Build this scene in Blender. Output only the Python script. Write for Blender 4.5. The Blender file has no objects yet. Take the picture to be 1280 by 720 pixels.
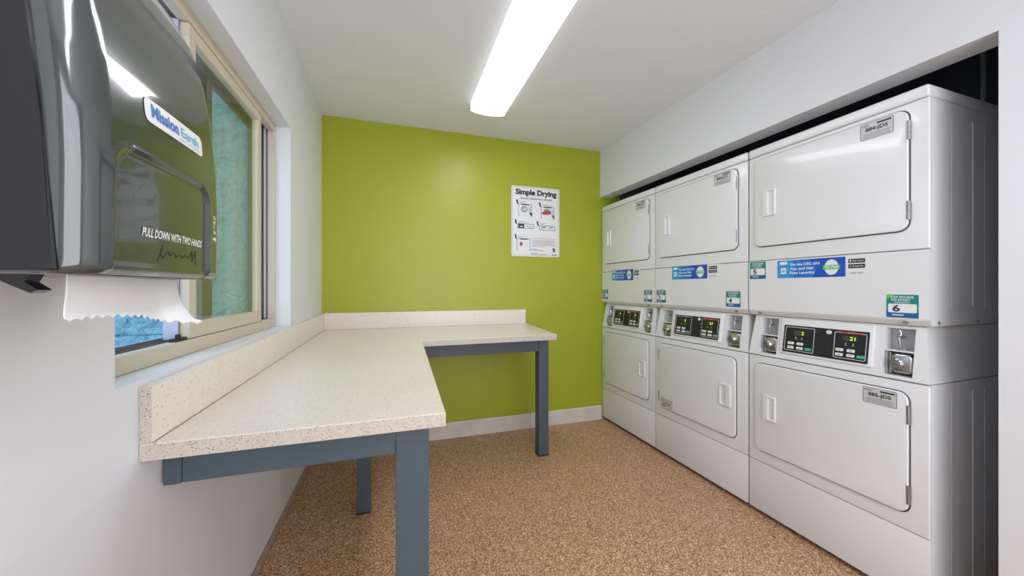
import bpy, bmesh, math, random
from mathutils import Vector, Matrix
random.seed(7)
D = bpy.data
C = bpy.context.scene.collection
scn = bpy.context.scene

# ---------------------------------------------------------------- camera
cam_d = D.cameras.new('camera'); cam = D.objects.new('camera', cam_d); C.objects.link(cam)
cam.location = (0, 0, 1.173)
cam.rotation_euler = (math.radians(90), 0, math.radians(-17.94))
cam_d.sensor_fit = 'HORIZONTAL'; cam_d.sensor_width = 36; cam_d.lens = 36*450/1280
cam_d.clip_start = 0.02
scn.camera = cam
# ---------------------------------------------------------------- world, exposure
w = D.worlds.new('world'); scn.world = w; w.use_nodes = True
nt = w.node_tree; nt.nodes.clear()
wo = nt.nodes.new('ShaderNodeOutputWorld'); bg = nt.nodes.new('ShaderNodeBackground')
bg.inputs[0].default_value = (0.55, 0.74, 1.0, 1); bg.inputs[1].default_value = 1.35
nt.links.new(bg.outputs[0], wo.inputs[0])
scn.view_settings.view_transform = 'Standard'; scn.view_settings.look = 'None'
scn.view_settings.exposure = 0.92; scn.view_settings.gamma = 1
LAMP_FRONT = 6.0      # emission of the ceiling fixture in view
LAMP_FILL = 7.0       # emission of the unseen fixture added behind the camera as fill

# area lamp added behind the camera to brighten the room evenly
al = D.lights.new('rear_fill', 'AREA'); al.shape = 'RECTANGLE'; al.size = 1.6; al.size_y = 2.0; al.energy = 22; al.color = (0.90, 0.94, 1.0)
ao = D.objects.new('rear_fill', al); C.objects.link(ao); ao.location = (0.75, -1.45, 1.25); ao.rotation_euler = (math.radians(90), 0, 0)

# ---------------------------------------------------------------- materials
def mat(name, col, rough=0.5, metal=0.0, coat=0.0, emit=None, es=0.0, spec=0.5, vary=0.0, vscale=8, bump=0.0, bscale=60, bdist=0.002):
    m = D.materials.new(name); m.use_nodes = True
    n = m.node_tree.nodes; L = m.node_tree.links; b = n['Principled BSDF']
    b.inputs['Base Color'].default_value = (*col, 1); b.inputs['Roughness'].default_value = rough
    b.inputs['Metallic'].default_value = metal; b.inputs['Coat Weight'].default_value = coat
    b.inputs['Specular IOR Level'].default_value = spec
    if emit: b.inputs['Emission Color'].default_value = (*emit, 1); b.inputs['Emission Strength'].default_value = es
    tc = n.new('ShaderNodeTexCoord')
    if vary or True:
        no = n.new('ShaderNodeTexNoise'); no.inputs['Scale'].default_value = vscale; no.inputs['Detail'].default_value = 4
        L.new(tc.outputs['Object'], no.inputs['Vector'])
        mx = n.new('ShaderNodeMix'); mx.data_type = 'RGBA'
        v = vary or 0.02
        mx.inputs[6].default_value = (*[c*(1-v) for c in col], 1); mx.inputs[7].default_value = (*[min(1, c*(1+v)) for c in col], 1)
        L.new(no.outputs['Fac'], mx.inputs[0]); L.new(mx.outputs[2], b.inputs['Base Color'])
    if bump:
        nb = n.new('ShaderNodeTexNoise'); nb.inputs['Scale'].default_value = bscale; nb.inputs['Detail'].default_value = 5
        L.new(tc.outputs['Object'], nb.inputs['Vector'])
        bp = n.new('ShaderNodeBump'); bp.inputs['Strength'].default_value = bump; bp.inputs['Distance'].default_value = bdist
        L.new(nb.outputs['Fac'], bp.inputs['Height']); L.new(bp.outputs['Normal'], b.inputs['Normal'])
    return m

def speckle(name, base, layers, rough, scale_list, spec=0.5, bump=0.0):
    """base colour with several layers of voronoi flakes: (colour, threshold, scale)"""
    m = D.materials.new(name); m.use_nodes = True
    n = m.node_tree.nodes; L = m.node_tree.links; b = n['Principled BSDF']
    b.inputs['Roughness'].default_value = rough; b.inputs['Specular IOR Level'].default_value = spec
    tc = n.new('ShaderNodeTexCoord')
    prev = None
    big = n.new('ShaderNodeTexNoise'); big.inputs['Scale'].default_value = 2.2; big.inputs['Detail'].default_value = 5
    L.new(tc.outputs['Object'], big.inputs['Vector'])
    mx = n.new('ShaderNodeMix'); mx.data_type = 'RGBA'
    mx.inputs[6].default_value = (*[c*0.90 for c in base], 1); mx.inputs[7].default_value = (*[min(1, c*1.10) for c in base], 1)
    L.new(big.outputs['Fac'], mx.inputs[0]); prev = mx.outputs[2]
    for col, frac, sc in layers:
        v = n.new('ShaderNodeTexVoronoi'); v.inputs['Scale'].default_value = sc
        mp = n.new('ShaderNodeMapping'); mp.inputs['Location'].default_value = (random.random()*9, random.random()*9, random.random()*9)
        L.new(tc.outputs['Object'], mp.inputs[0]); L.new(mp.outputs[0], v.inputs['Vector'])
        sep = n.new('ShaderNodeSeparateColor'); L.new(v.outputs['Color'], sep.inputs[0])
        lt = n.new('ShaderNodeMath'); lt.operation = 'LESS_THAN'; lt.inputs[1].default_value = frac
        L.new(sep.outputs[0], lt.inputs[0])
        m2 = n.new('ShaderNodeMix'); m2.data_type = 'RGBA'; m2.inputs[7].default_value = (*col, 1)
        L.new(prev, m2.inputs[6]); L.new(lt.outputs[0], m2.inputs[0]); prev = m2.outputs[2]
    L.new(prev, b.inputs['Base Color'])
    if bump:
        nb = n.new('ShaderNodeTexNoise'); nb.inputs['Scale'].default_value = 220
        L.new(tc.outputs['Object'], nb.inputs['Vector'])
        bp = n.new('ShaderNodeBump'); bp.inputs['Strength'].default_value = bump; bp.inputs['Distance'].default_value = 0.002
        L.new(nb.outputs['Fac'], bp.inputs['Height']); L.new(bp.outputs['Normal'], b.inputs['Normal'])
    return m

M = {}
M['wall'] = mat('white wall paint', (0.755, 0.765, 0.79), 0.45, bump=0.25, bscale=26, bdist=0.003, vary=0.02, vscale=3)
M['ceiling'] = mat('ceiling paint', (0.80, 0.815, 0.855), 0.6, bump=0.3, bscale=40, bdist=0.003)
M['green'] = mat('lime green wall paint', (0.362, 0.405, 0.020), 0.38, bump=0.3, bscale=18, bdist=0.004, vary=0.06, vscale=2.5)
M['floor'] = speckle('speckled brown floor', (0.52, 0.275, 0.135), [((0.70, 0.44, 0.25), 0.30, 235), ((0.24, 0.10, 0.05), 0.25, 250), ((0.90, 0.71, 0.52), 0.14, 270), ((0.09, 0.035, 0.02), 0.07, 260)], 0.42, None, bump=0.3)
M['base_brown'] = speckle('brown cove base', (0.42, 0.27, 0.19), [((0.5, 0.33, 0.22), 0.3, 200), ((0.25, 0.14, 0.09), 0.2, 230)], 0.5, None)
M['base_white'] = mat('scuffed white baseboard', (0.66, 0.62, 0.56), 0.5, vary=0.22, vscale=9)
M['quartz'] = speckle('speckled quartz', (0.82, 0.735, 0.64), [((0.87, 0.79, 0.70), 0.25, 420), ((0.72, 0.64, 0.54), 0.10, 480), ((0.42, 0.37, 0.30), 0.015, 380)], 0.28, None)
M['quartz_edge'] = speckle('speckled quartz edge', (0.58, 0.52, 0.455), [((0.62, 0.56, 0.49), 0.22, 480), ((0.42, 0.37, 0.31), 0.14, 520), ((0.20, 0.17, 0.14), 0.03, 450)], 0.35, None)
M['blue_paint'] = mat('slate blue paint', (0.062, 0.092, 0.115), 0.4, vary=0.12, vscale=14, bump=0.2, bscale=90, bdist=0.001)
M['rubber'] = mat('black rubber', (0.015, 0.015, 0.015), 0.6)
M['enamel'] = mat('white enamel', (0.78, 0.785, 0.79), 0.25, coat=0.25, bump=0.06, bscale=160, bdist=0.0008)
M['enamel_side'] = mat('white side enamel', (0.74, 0.745, 0.76), 0.35)
M['gap'] = mat('dark seam', (0.06, 0.06, 0.065), 0.6)
M['black'] = mat('black control fascia', (0.012, 0.013, 0.015), 0.3)
M['chrome'] = mat('chrome', (0.62, 0.62, 0.64), 0.2, metal=1)
M['steel'] = mat('brushed steel', (0.42, 0.42, 0.44), 0.35, metal=1)
M['slot_grey'] = mat('grey coin slot metal', (0.42, 0.43, 0.45), 0.4)
M['silver_line'] = mat('silver print', (0.6, 0.6, 0.6), 0.35)
M['white_print'] = mat('white print', (0.82, 0.82, 0.82), 0.4)
M['dark_print'] = mat('dark print', (0.02, 0.02, 0.025), 0.5)
M['navy_print'] = mat('navy print', (0.02, 0.03, 0.09), 0.5)
M['grey_print'] = mat('grey print', (0.25, 0.25, 0.25), 0.5)
M['red_print'] = mat('red print', (0.65, 0.05, 0.02), 0.4)
M['orange_print'] = mat('red brown print', (0.6, 0.14, 0.06), 0.5)
M['green_key'] = mat('green key', (0.05, 0.45, 0.33), 0.4)
M['display'] = mat('display window', (0.06, 0.055, 0.03), 0.2)
M['digits'] = mat('lit digits', (0.4, 0.6, 0.02), 0.4, emit=(0.50, 0.9, 0.03), es=1.0)
M['teal_print'] = mat('teal print', (0.008, 0.23, 0.20), 0.35)
M['sticker_blue'] = mat('sticker blue', (0.005, 0.13, 0.33), 0.35)
M['banner_blue'] = mat('banner blue', (0.008, 0.085, 0.50), 0.3)
M['banner_mid'] = mat('banner mid blue', (0.012, 0.17, 0.60), 0.3)
M['banner_cyan'] = mat('banner cyan', (0.015, 0.30, 0.68), 0.3)
M['lime_print'] = mat('lime print', (0.10, 0.55, 0.08), 0.4)
M['paper_label'] = mat('silver label', (0.58, 0.58, 0.57), 0.35)
M['paper'] = mat('paper towel', (0.88, 0.88, 0.88), 0.85, bump=0.3, bscale=300, bdist=0.0006)
M['smoke'] = mat('smoky plastic cover', (0.040, 0.050, 0.048), 0.11, coat=0.6, spec=0.8)
M['smoke_dark'] = mat('black plastic housing', (0.016, 0.015, 0.018), 0.13, spec=0.4)
M['smoke_panel'] = mat('smoky plastic window', (0.05, 0.055, 0.042), 0.05, coat=0.5, spec=0.7)
M['beige'] = mat('beige aluminium', (0.60, 0.53, 0.40), 0.4, vary=0.05)
M['brown_track'] = mat('brown track', (0.16, 0.12, 0.11), 0.5)
M['lilac'] = mat('vinyl liner', (0.50, 0.50, 0.60), 0.5)
M['alcove'] = mat('alcove shade colour', (0.10, 0.11, 0.15), 0.8)  # shadow inside the recess put into the wall colour
M['galv'] = mat('galvanised duct', (0.45, 0.46, 0.5), 0.4, metal=0.6)
M['aqua'] = mat('light blue print', (0.12, 0.55, 0.68), 0.4)
M['sketch_blue'] = mat('drawing blue', (0.10, 0.36, 0.60), 0.4)
M['blue_print'] = mat('blue print', (0.01, 0.16, 0.55), 0.4)
M['stucco'] = mat('blue green stucco', (0.20, 0.38, 0.44), 0.9, vary=0.15, vscale=12, bump=1.0, bscale=11, bdist=0.12)
M['ground'] = mat('concrete ground', (0.4, 0.4, 0.38), 0.9)
M['diffuser'] = mat('lit acrylic diffuser', (0.9, 0.9, 0.9), 0.4, emit=(0.955, 0.965, 1.06), es=LAMP_FRONT)
M['diffuser_fill'] = mat('lit acrylic diffuser fill', (0.9, 0.9, 0.9), 0.4, emit=(0.955, 0.965, 1.06), es=LAMP_FILL)
M['diffuser_edge'] = mat('acrylic diffuser edge', (0.8, 0.8, 0.8), 0.35, emit=(1, 1, 1), es=0.5)
M['lamp_white'] = mat('white lamp housing', (0.8, 0.8, 0.8), 0.4)
# architectural glass: clear with a fresnel reflection
g = D.materials.new('window glass'); g.use_nodes = True; n = g.node_tree.nodes; L = g.node_tree.links; n.clear()
o_ = n.new('ShaderNodeOutputMaterial'); tr = n.new('ShaderNodeBsdfTransparent'); gl = n.new('ShaderNodeBsdfGlossy'); fr = n.new('ShaderNodeFresnel'); mxs = n.new('ShaderNodeMixShader')
tr.inputs[0].default_value = (0.94, 0.96, 0.90, 1); gl.inputs['Roughness'].default_value = 0.01; 
geo = n.new('ShaderNodeNewGeometry'); mi = n.new('ShaderNodeMix'); mi.inputs[2].default_value = 1.55; mi.inputs[3].default_value = 1/1.55
L.new(geo.outputs['Backfacing'], mi.inputs[0]); L.new(mi.outputs[0], fr.inputs[0])
L.new(fr.outputs[0], mxs.inputs[0]); L.new(tr.outputs[0], mxs.inputs[1]); L.new(gl.outputs[0], mxs.inputs[2]); L.new(mxs.outputs[0], o_.inputs[0])
M['glass'] = g

# ---------------------------------------------------------------- mesh helpers
def box(bm, x0, y0, z0, x1, y1, z1, bev=0.0, seg=2):
    r = bmesh.ops.create_cube(bm, size=1)
    vs = r['verts']
    for v in vs:
        v.co = Vector(((x0+x1)/2+v.co.x*(x1-x0), (y0+y1)/2+v.co.y*(y1-y0), (z0+z1)/2+v.co.z*(z1-z0)))
    if bev:
        es = list({e for v in vs for e in v.link_edges})
        bmesh.ops.bevel(bm, geom=es, offset=bev, segments=seg, profile=0.6, affect='EDGES')
    return vs

def prism(bm, pts, lo, hi, axis='z'):
    """polygon pts extruded between lo and hi along an axis; pts are the two other coordinates"""
    def P(a, b, c):
        return {'z': (a, b, c), 'y': (a, c, b), 'x': (c, a, b)}[axis]
    A = [bm.verts.new(P(p[0], p[1], lo)) for p in pts]; B = [bm.verts.new(P(p[0], p[1], hi)) for p in pts]
    bm.faces.new(A); bm.faces.new(list(reversed(B)))
    k = len(pts)
    for i in range(k): bm.faces.new((A[i], B[i], B[(i+1) % k], A[(i+1) % k]))

def rr(x0, z0, x1, z1, r, n=5):
    r = max(min(r, (x1-x0)/2-1e-5, (z1-z0)/2-1e-5), 1e-5)
    pts = []
    for cx, cz, a0 in ((x1-r, z1-r, 0), (x0+r, z1-r, 90), (x0+r, z0+r, 180), (x1-r, z0+r, 270)):
        for i in range(n+1):
            a = math.radians(a0+90*i/n); pts.append((cx+r*math.cos(a), cz+r*math.sin(a)))
    return pts

def plate(bm, x0, z0, x1, z1, r, y_back, y_front, bev=0.0, n=5):
    """rounded rectangle facing -y, with a soft front edge"""
    rings = [(rr(x0, z0, x1, z1, r, n), y_back)]
    if bev:
        for k in range(0, 4):
            a = math.radians(90*k/3); d = bev*(1-math.cos(a)); yy = y_front + bev*(1-math.sin(a))
            rings.append((rr(x0+d, z0+d, x1-d, z1-d, r-d, n), yy))
    else:
        rings.append((rings[0][0], y_front))
    V = [[bm.verts.new((p[0], y, p[1])) for p in pts] for pts, y in rings]
    k = len(V[0])
    for A, B in zip(V, V[1:]):
        for i in range(k): bm.faces.new((A[i], A[(i+1) % k], B[(i+1) % k], B[i]))
    bm.faces.new(V[-1]); bm.faces.new(list(reversed(V[0])))

def outline(bm, x0, z0, x1, z1, r, t, y0, y1):
    A = rr(x0, z0, x1, z1, r); B = rr(x0+t, z0+t, x1-t, z1-t, r-t)
    k = len(A)
    V = [[bm.verts.new((p[0], y, p[1])) for p in P] for P, y in ((A, y0), (A, y1), (B, y1), (B, y0))]
    for a in range(4):
        P, Q = V[a], V[(a+1) % 4]
        for i in range(k): bm.faces.new((P[i], P[(i+1) % k], Q[(i+1) % k], Q[i]))

def cyl(bm, c, axis, r, h, n=20, r2=None):
    rot = {'z': Matrix(), 'y': Matrix.Rotation(math.radians(90), 4, 'X'), 'x': Matrix.Rotation(math.radians(90), 4, 'Y')}[axis]
    bmesh.ops.create_cone(bm, cap_ends=True, segments=n, radius1=r, radius2=r if r2 is None else r2, depth=h, matrix=Matrix.Translation(c) @ rot)

def tube(bm, pts, r, n=8):
    rings = []
    for i, p in enumerate(pts):
        p = Vector(p)
        d = (Vector(pts[min(i+1, len(pts)-1)])-Vector(pts[max(i-1, 0)])).normalized()
        a = d.orthogonal().normalized() if i == 0 else (rings_a - d*rings_a.dot(d)).normalized()
        rings_a = a; b = d.cross(a)
        rings.append([bm.verts.new(p+a*r*math.cos(2*math.pi*k/n)+b*r*math.sin(2*math.pi*k/n)) for k in range(n)])
    for A, B in zip(rings, rings[1:]):
        for k in range(n): bm.faces.new((A[k], A[(k+1) % n], B[(k+1) % n], B[k]))
    bm.faces.new(rings[0]); bm.faces.new(rings[-1])

def obj(name, bm, m, parent=None, smooth=False, mats=None):
    bmesh.ops.recalc_face_normals(bm, faces=bm.faces)
    me = D.meshes.new(name); bm.to_mesh(me); bm.free()
    me.materials.append(m)
    for x in (mats or []): me.materials.append(x)
    if smooth:
        for p in me.polygons: p.use_smooth = True
        try: me.set_sharp_from_angle(angle=math.radians(35))
        except Exception: pass
    o = D.objects.new(name, me); C.objects.link(o)
    if parent: o.parent = parent
    return o

def new(): return bmesh.new()
def thing(name, loc=(0, 0, 0), rz=0):
    o = D.objects.new(name, None); C.objects.link(o); o.location = loc; o.rotation_euler = (0, 0, rz); o.empty_display_size = 0.1
    return o
def tag(o, label=None, cat=None, group=None, kind=None):
    for k, v in (('label', label), ('category', cat), ('group', group), ('kind', kind)):
        if v: o[k] = v
    return o
def struct(name, bm, m, **k): return tag(obj(name, bm, m, **k), kind='structure')

_txt = {}
def text(body, x0, z0, x1, z1, y, m, parent, name='lettering', bold=0.012, shear=0.0):
    """flat lettering facing -y, fitted into a box"""
    key = (body, bold, shear)
    if key not in _txt:
        cu = D.curves.new('t', 'FONT'); cu.body = body; cu.offset = bold; cu.shear = shear; cu.resolution_u = 3; cu.space_line = 0.95
        ob = D.objects.new('t', cu); C.objects.link(ob)
        dg = bpy.context.evaluated_depsgraph_get()
        me = D.meshes.new_from_object(ob.evaluated_get(dg))
        _txt[key] = ([v.co.copy() for v in me.vertices], [tuple(p.vertices) for p in me.polygons])
        D.objects.remove(ob); D.curves.remove(cu); D.meshes.remove(me)
    vs, fs = _txt[key]
    ax = min(v.x for v in vs); bx_ = max(v.x for v in vs); ay = min(v.y for v in vs); by = max(v.y for v in vs)
    me = D.meshes.new(name)
    me.from_pydata([(x0+(v.x-ax)/(bx_-ax)*(x1-x0), y, z0+(v.y-ay)/(by-ay)*(z1-z0)) for v in vs], [], fs)
    me.materials.append(m)
    o = D.objects.new(name, me); C.objects.link(o); o.parent = parent
    return o

def flat(x0, z0, x1, z1, y, m, parent, name, r=0.0005, t=0.0004):
    b = new(); plate(b, x0, z0, x1, z1, r, y+t, y, 0, 3); return obj(name, b, m, parent)

# ================================================================ THE SETTING
WL, YB, ZC = -0.495, 2.832, 2.396          # left wall, green wall, ceiling
YR = -1.55                                # wall behind the camera
b = new(); box(b, -0.75, YR, -0.1, 2.75, YB+0.15, 0); struct('floor', b, M['floor'])
b = new(); box(b, -0.66, YR, ZC, 2.75, YB+0.15, ZC+0.1); struct('ceiling', b, M['ceiling'])
b = new(); box(b, -0.66, YB, 0, 2.75, YB+0.15, ZC); struct('wall_back', b, M['green'])
b = new(); box(b, -0.66, YR-0.12, 0, 2.0, YR, ZC); struct('wall_front', b, M['wall'])
# left wall: pieces round the window opening
WY0, WY1, WZ0, WZ1 = 0.862, 2.036, 0.985, 1.968
b = new()
prism(b, [(-0.66, 0), (-0.548, 0), (WL, 0.80), (WL, WZ0), (-0.66, WZ0)], YR, YB, 'y')
box(b, -0.66, YR, WZ1, WL, YB, ZC); box(b, -0.66, YR, WZ0, WL, WY0, WZ1); box(b, -0.66, WY1, WZ0, WL, YB, WZ1)
bmesh.ops.remove_doubles(b, verts=b.verts, dist=1e-5)
struct('wall_left', b, M['wall'])
# right wall: pier near the camera and the header over the dryer recess
def rx(y): return 1.748+(YB-y)*0.0270
b = new()
prism(b, [(rx(YB), YB), (rx(0.607), 0.607), (rx(0.607)+0.115, 0.645), (rx(YB)+0.115, YB)], 1.985, ZC)
prism(b, [(rx(0.607), 0.607), (rx(YR), YR), (2.72, YR), (2.72, 0.56), (1.93, 0.56), (1.93, 0.607)], 0, ZC)
struct('wall_right', b, M['wall'])
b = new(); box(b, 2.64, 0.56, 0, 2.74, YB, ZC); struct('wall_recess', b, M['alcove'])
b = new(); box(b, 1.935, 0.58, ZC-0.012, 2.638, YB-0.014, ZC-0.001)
box(b, 1.95, YB-0.012, 0, 2.638, YB-0.001, ZC-0.001); struct('recess_shade_1', b, M['alcove'])  # dark sheets added as shade over the recess ceiling and green wall
# baseboards
b = new(); prism(b, [(YB-0.013, 0), (YB-0.013, 0.112), (YB-0.008, 0.122), (YB-0.0005, 0.122), (YB-0.0005, 0)], -0.535, 1.757, 'x'); struct('baseboard_back', b, M['base_white'])
b = new(); prism(b, [(-0.5475, 0), (-0.533, 0), (-0.533, 0.018), (-0.5435, 0.032)], YR, YB-0.014, 'y'); struct('baseboard_left', b, M['base_brown'])
# door behind the camera
d1 = tag(thing('door_1', (0.75, YR, 0)), kind='structure')
b = new(); plate(b, -0.44, 0.01, 0.44, 2.03, 0.002, -0.001, 0.03, 0); obj('door_leaf', b, M['base_white'], d1)
b = new(); box(b, -0.52, 0.001, 0, -0.445, 0.04, 2.10); box(b, 0.445, 0.001, 0, 0.52, 0.04, 2.10); box(b, -0.445, 0.001, 2.035, 0.445, 0.04, 2.10); obj('door_frame', b, M['blue_paint'], d1)
b = new(); tube(b, [(-0.38, 0.03, 1.0), (-0.38, 0.08, 1.0), (-0.27, 0.08, 1.0)], 0.009); obj('door_handle', b, M['steel'], d1, True)

# window: horizontal slider, near half open
wn = tag(thing('window_1', (-0.557, 0, 0)), kind='structure')      # local x: 0 is the frame's room face, outside is -x
def ring(bm, y0, z0, y1, z1, t, xa, xb, tb=None, tt=None):
    tb = tb or t; tt = tt or t
    box(bm, xa, y0, z0, xb, y1, z0+tb, 0.0015, 1); box(bm, xa, y0, z1-tt, xb, y1, z1, 0.0015, 1)
    box(bm, xa, y0, z0+tb, xb, y0+t, z1-tt, 0.0015, 1); box(bm, xa, y1-t, z0+tb, xb, y1, z1-tt, 0.0015, 1)
b = new(); ring(b, WY0+0.001, WZ0+0.001, WY1-0.001, WZ1-0.001, 0.022, -0.030, 0, 0.040, 0.034); obj('window_frame', b, M['beige'], wn)
b = new(); box(b, -0.10, WY0+0.002, WZ0+0.002, -0.031, WY1-0.002, WZ0+0.030); box(b, -0.10, WY0+0.002, WZ1-0.026, -0.031, WY1-0.002, WZ1-0.002)
box(b, -0.10, WY1-0.014, WZ0+0.03, -0.031, WY1-0.002, WZ1-0.026); box(b, -0.10, WY0+0.002, WZ0+0.03, -0.031, WY0+0.014, WZ1-0.026)
for xx in (-0.045, -0.068, -0.09): box(b, xx-0.002, WY0+0.01, WZ0+0.03, xx+0.002, WY1-0.012, WZ0+0.042)
obj('track', b, M['brown_track'], wn)
b = new(); box(b, -0.04, WY1-0.040, WZ0+0.043, -0.034, WY1-0.0245, WZ1-0.028); box(b, -0.072, WY1-0.05, WZ0+0.043, -0.066, WY1-0.0245, WZ1-0.028); obj('liner', b, M['lilac'], wn)
s = new(); ring(s, 1.262, WZ0+0.043, 1.842, WZ1-0.0365, 0.036, -0.0255, -0.003, 0.045, 0.036)
s = obj('window_sash', s, M['beige'], wn); tag(s, 'beige inner sliding sash, half open')
b = new(); box(b, -0.016, 1.296, WZ0+0.086, -0.012, 1.808, WZ1-0.071); obj('pane', b, M['glass'], s)
b = new(); box(b, -0.06, 1.255, WZ0+0.043, -0.0265, 1.28, WZ1-0.0365); obj('sash_liner', b, M['lilac'], s)
s = new(); ring(s, 1.50, WZ0+0.043, 2.016, WZ1-0.0285, 0.070, -0.089, -0.072, 0.03, 0.03)
s = obj('window_sash', s, M['brown_track'], wn); tag(s, 'fixed dark outer sash')
b = new(); box(b, -0.082, 1.568, WZ0+0.071, -0.078, 1.948, WZ1-0.057); obj('pane', b, M['glass'], s)
b = new(); box(b, -0.024, 1.205, WZ0+0.0405, -0.006, 1.258, WZ0+0.050, 0.002); box(b, -0.018, 1.222, WZ0+0.050, -0.010, 1.236, WZ0+0.060, 0.001); obj('latch', b, M['rubber'], wn)
# outside: the neighbouring stucco wall and the ground
b = new()
box(b, -3.2, 2.40, -0.3, -0.66, 2.6, 0.922); box(b, -3.2, 2.40, 0.930, -0.66, 2.6, 3.4); box(b, -3.2, 2.406, 0.922, -0.66, 2.6, 0.930)
struct('wall_outside', b, M['stucco'])
b = new(); box(b, -3.6, -2, -0.4, -0.66, 2.4, -0.3); struct('ground', b, M['ground'])

# ================================================================ CEILING LIGHTS
def fixture(name, y0, y1, mdiff, label):
    t = tag(thing(name, (0.586, (y0+y1)/2, ZC)), label, 'ceiling light', 'wrap lights on the ceiling')
    h = (y1-y0)/2
    pr = []                                    # section of the wrap lens
    for i in range(13):
        a = -1+2*i/12
        pr.append((a*0.100, -0.062-0.012*(1-a*a)))
    b = new(); prism(b, pr+[(0.100, -0.054), (-0.100, -0.054)], -h+0.004, h-0.004, 'y'); obj('diffuser', b, mdiff, t, True)
    b = new()
    for sx in (-1, 1):
        prism(b, [(sx*0.1005, -0.0625), (sx*0.1150, -0.056), (sx*0.1165, -0.008), (sx*0.110, -0.008), (sx*0.1085, -0.053), (sx*0.1005, -0.055)], -h+0.004, h-0.004, 'y')
    obj('diffuser_rim', b, M['diffuser_edge'], t, True)
    b = new(); box(b, -0.105, -h+0.01, -0.045, 0.105, h-0.01, -0.0005); obj('housing', b, M['lamp_white'], t)
    for sy in (-1, 1):
        b = new(); prism(b, [(-0.1165, -0.002), (-0.1165, -0.057), (-0.1, -0.063)]+pr[1:-1]+[(0.1, -0.063), (0.1165, -0.057), (0.1165, -0.002)], sy*h-0.0035, sy*h+0.0035, 'y'); obj('end_cap', b, M['diffuser_edge'], t)
    return t
fixture('ceiling_light', 1.11, 2.333, M['diffuser'], 'long white fluorescent wrap light over the laundry room floor')
fixture('ceiling_light', -1.20, 0.02, M['diffuser_fill'], 'added fill light in the form of a wrap light, behind the camera')  # added out of view to even out the brightness

# ================================================================ FOLDING COUNTER
def ctz(y): return 0.877-0.0115*(YB-y)
ct = tag(thing('folding_counter', (0, 0, 0)), 'L-shaped off-white quartz folding counter on slate blue posts', 'counter')
foot = [(WL+0.001, 0.925), (0.122, 0.925), (0.146, 2.135), (1.006, 2.152), (1.05, YB-0.001), (WL+0.001, YB-0.001)]
def slab(bm, pts, dz0, dz1):
    A = [bm.verts.new((x, y, ctz(y)+dz0)) for x, y in pts]; B = [bm.verts.new((x, y, ctz(y)+dz1)) for x, y in pts]
    k = len(pts)
    bm.faces.new(A); bm.faces.new(list(reversed(B)))
    for i in range(k): bm.faces.new((A[i], B[i], B[(i+1) % k], A[(i+1) % k]))
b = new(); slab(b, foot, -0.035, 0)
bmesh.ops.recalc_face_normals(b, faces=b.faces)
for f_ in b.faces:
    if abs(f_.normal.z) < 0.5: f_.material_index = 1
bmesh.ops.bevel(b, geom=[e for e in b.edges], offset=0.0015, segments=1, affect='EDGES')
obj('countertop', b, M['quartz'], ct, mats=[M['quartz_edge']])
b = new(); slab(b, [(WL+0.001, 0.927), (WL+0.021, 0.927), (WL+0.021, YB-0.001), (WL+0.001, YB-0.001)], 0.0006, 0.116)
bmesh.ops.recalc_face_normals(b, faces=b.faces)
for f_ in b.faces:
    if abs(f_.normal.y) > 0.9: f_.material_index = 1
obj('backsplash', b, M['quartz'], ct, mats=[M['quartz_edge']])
b = new(); slab(b, [(WL+0.0215, YB-0.021), (1.03, YB-0.021), (1.03, YB-0.001), (WL+0.0215, YB-0.001)], 0.0006, 0.118); obj('backsplash', b, M['quartz'], ct)
b = new(); slab(b, [(WL+0.0212, 0.93), (WL+0.0222, 0.93), (WL+0.0222, YB-0.0225), (1.029, YB-0.0225), (1.029, YB-0.0213), (WL+0.0212, YB-0.0213)], 0.0001, 0.0009); obj('joint', b, M['gap'], ct)
def post(x0, y0, w_):
    b = new(); box(b, x0, y0, 0.006, x0+w_, y0+w_, ctz(y0)-0.036, 0.003); p = obj('leg', b, M['blue_paint'], ct)
    b = new(); box(b, x0-0.001, y0-0.001, 0.0003, x0+w_+0.001, y0+w_+0.001, 0.010); obj('leg_pad', b, M['rubber'], p)
post(0.001, 1.0, 0.086); post(0.948, 2.32, 0.073); post(-0.190, 2.012, 0.066)
def beam(name, x0, y0, x1, y1):
    b = new(); box(b, x0, y0, 0.733, x1, y1, min(ctz(y0), ctz(y1))-0.036, 0.0015, 1); obj(name, b, M['blue_paint'], ct)
beam('apron', WL+0.036, 1.003, 0.0005, 1.043); beam('apron', 0.045, 1.087, 0.084, 2.322)
beam('apron', WL+0.003, 2.324, 0.9475, 2.364); beam('apron', 0.98, 2.394, 1.018, YB-0.002); beam('apron', -0.485, 1.044, -0.447, 2.323)
b = new(); box(b, WL+0.002, 1.001, 0.732, WL+0.0355, 1.043, ctz(1)-0.036, 0.002, 1); obj('wall_block', b, M['blue_paint'], ct)

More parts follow.
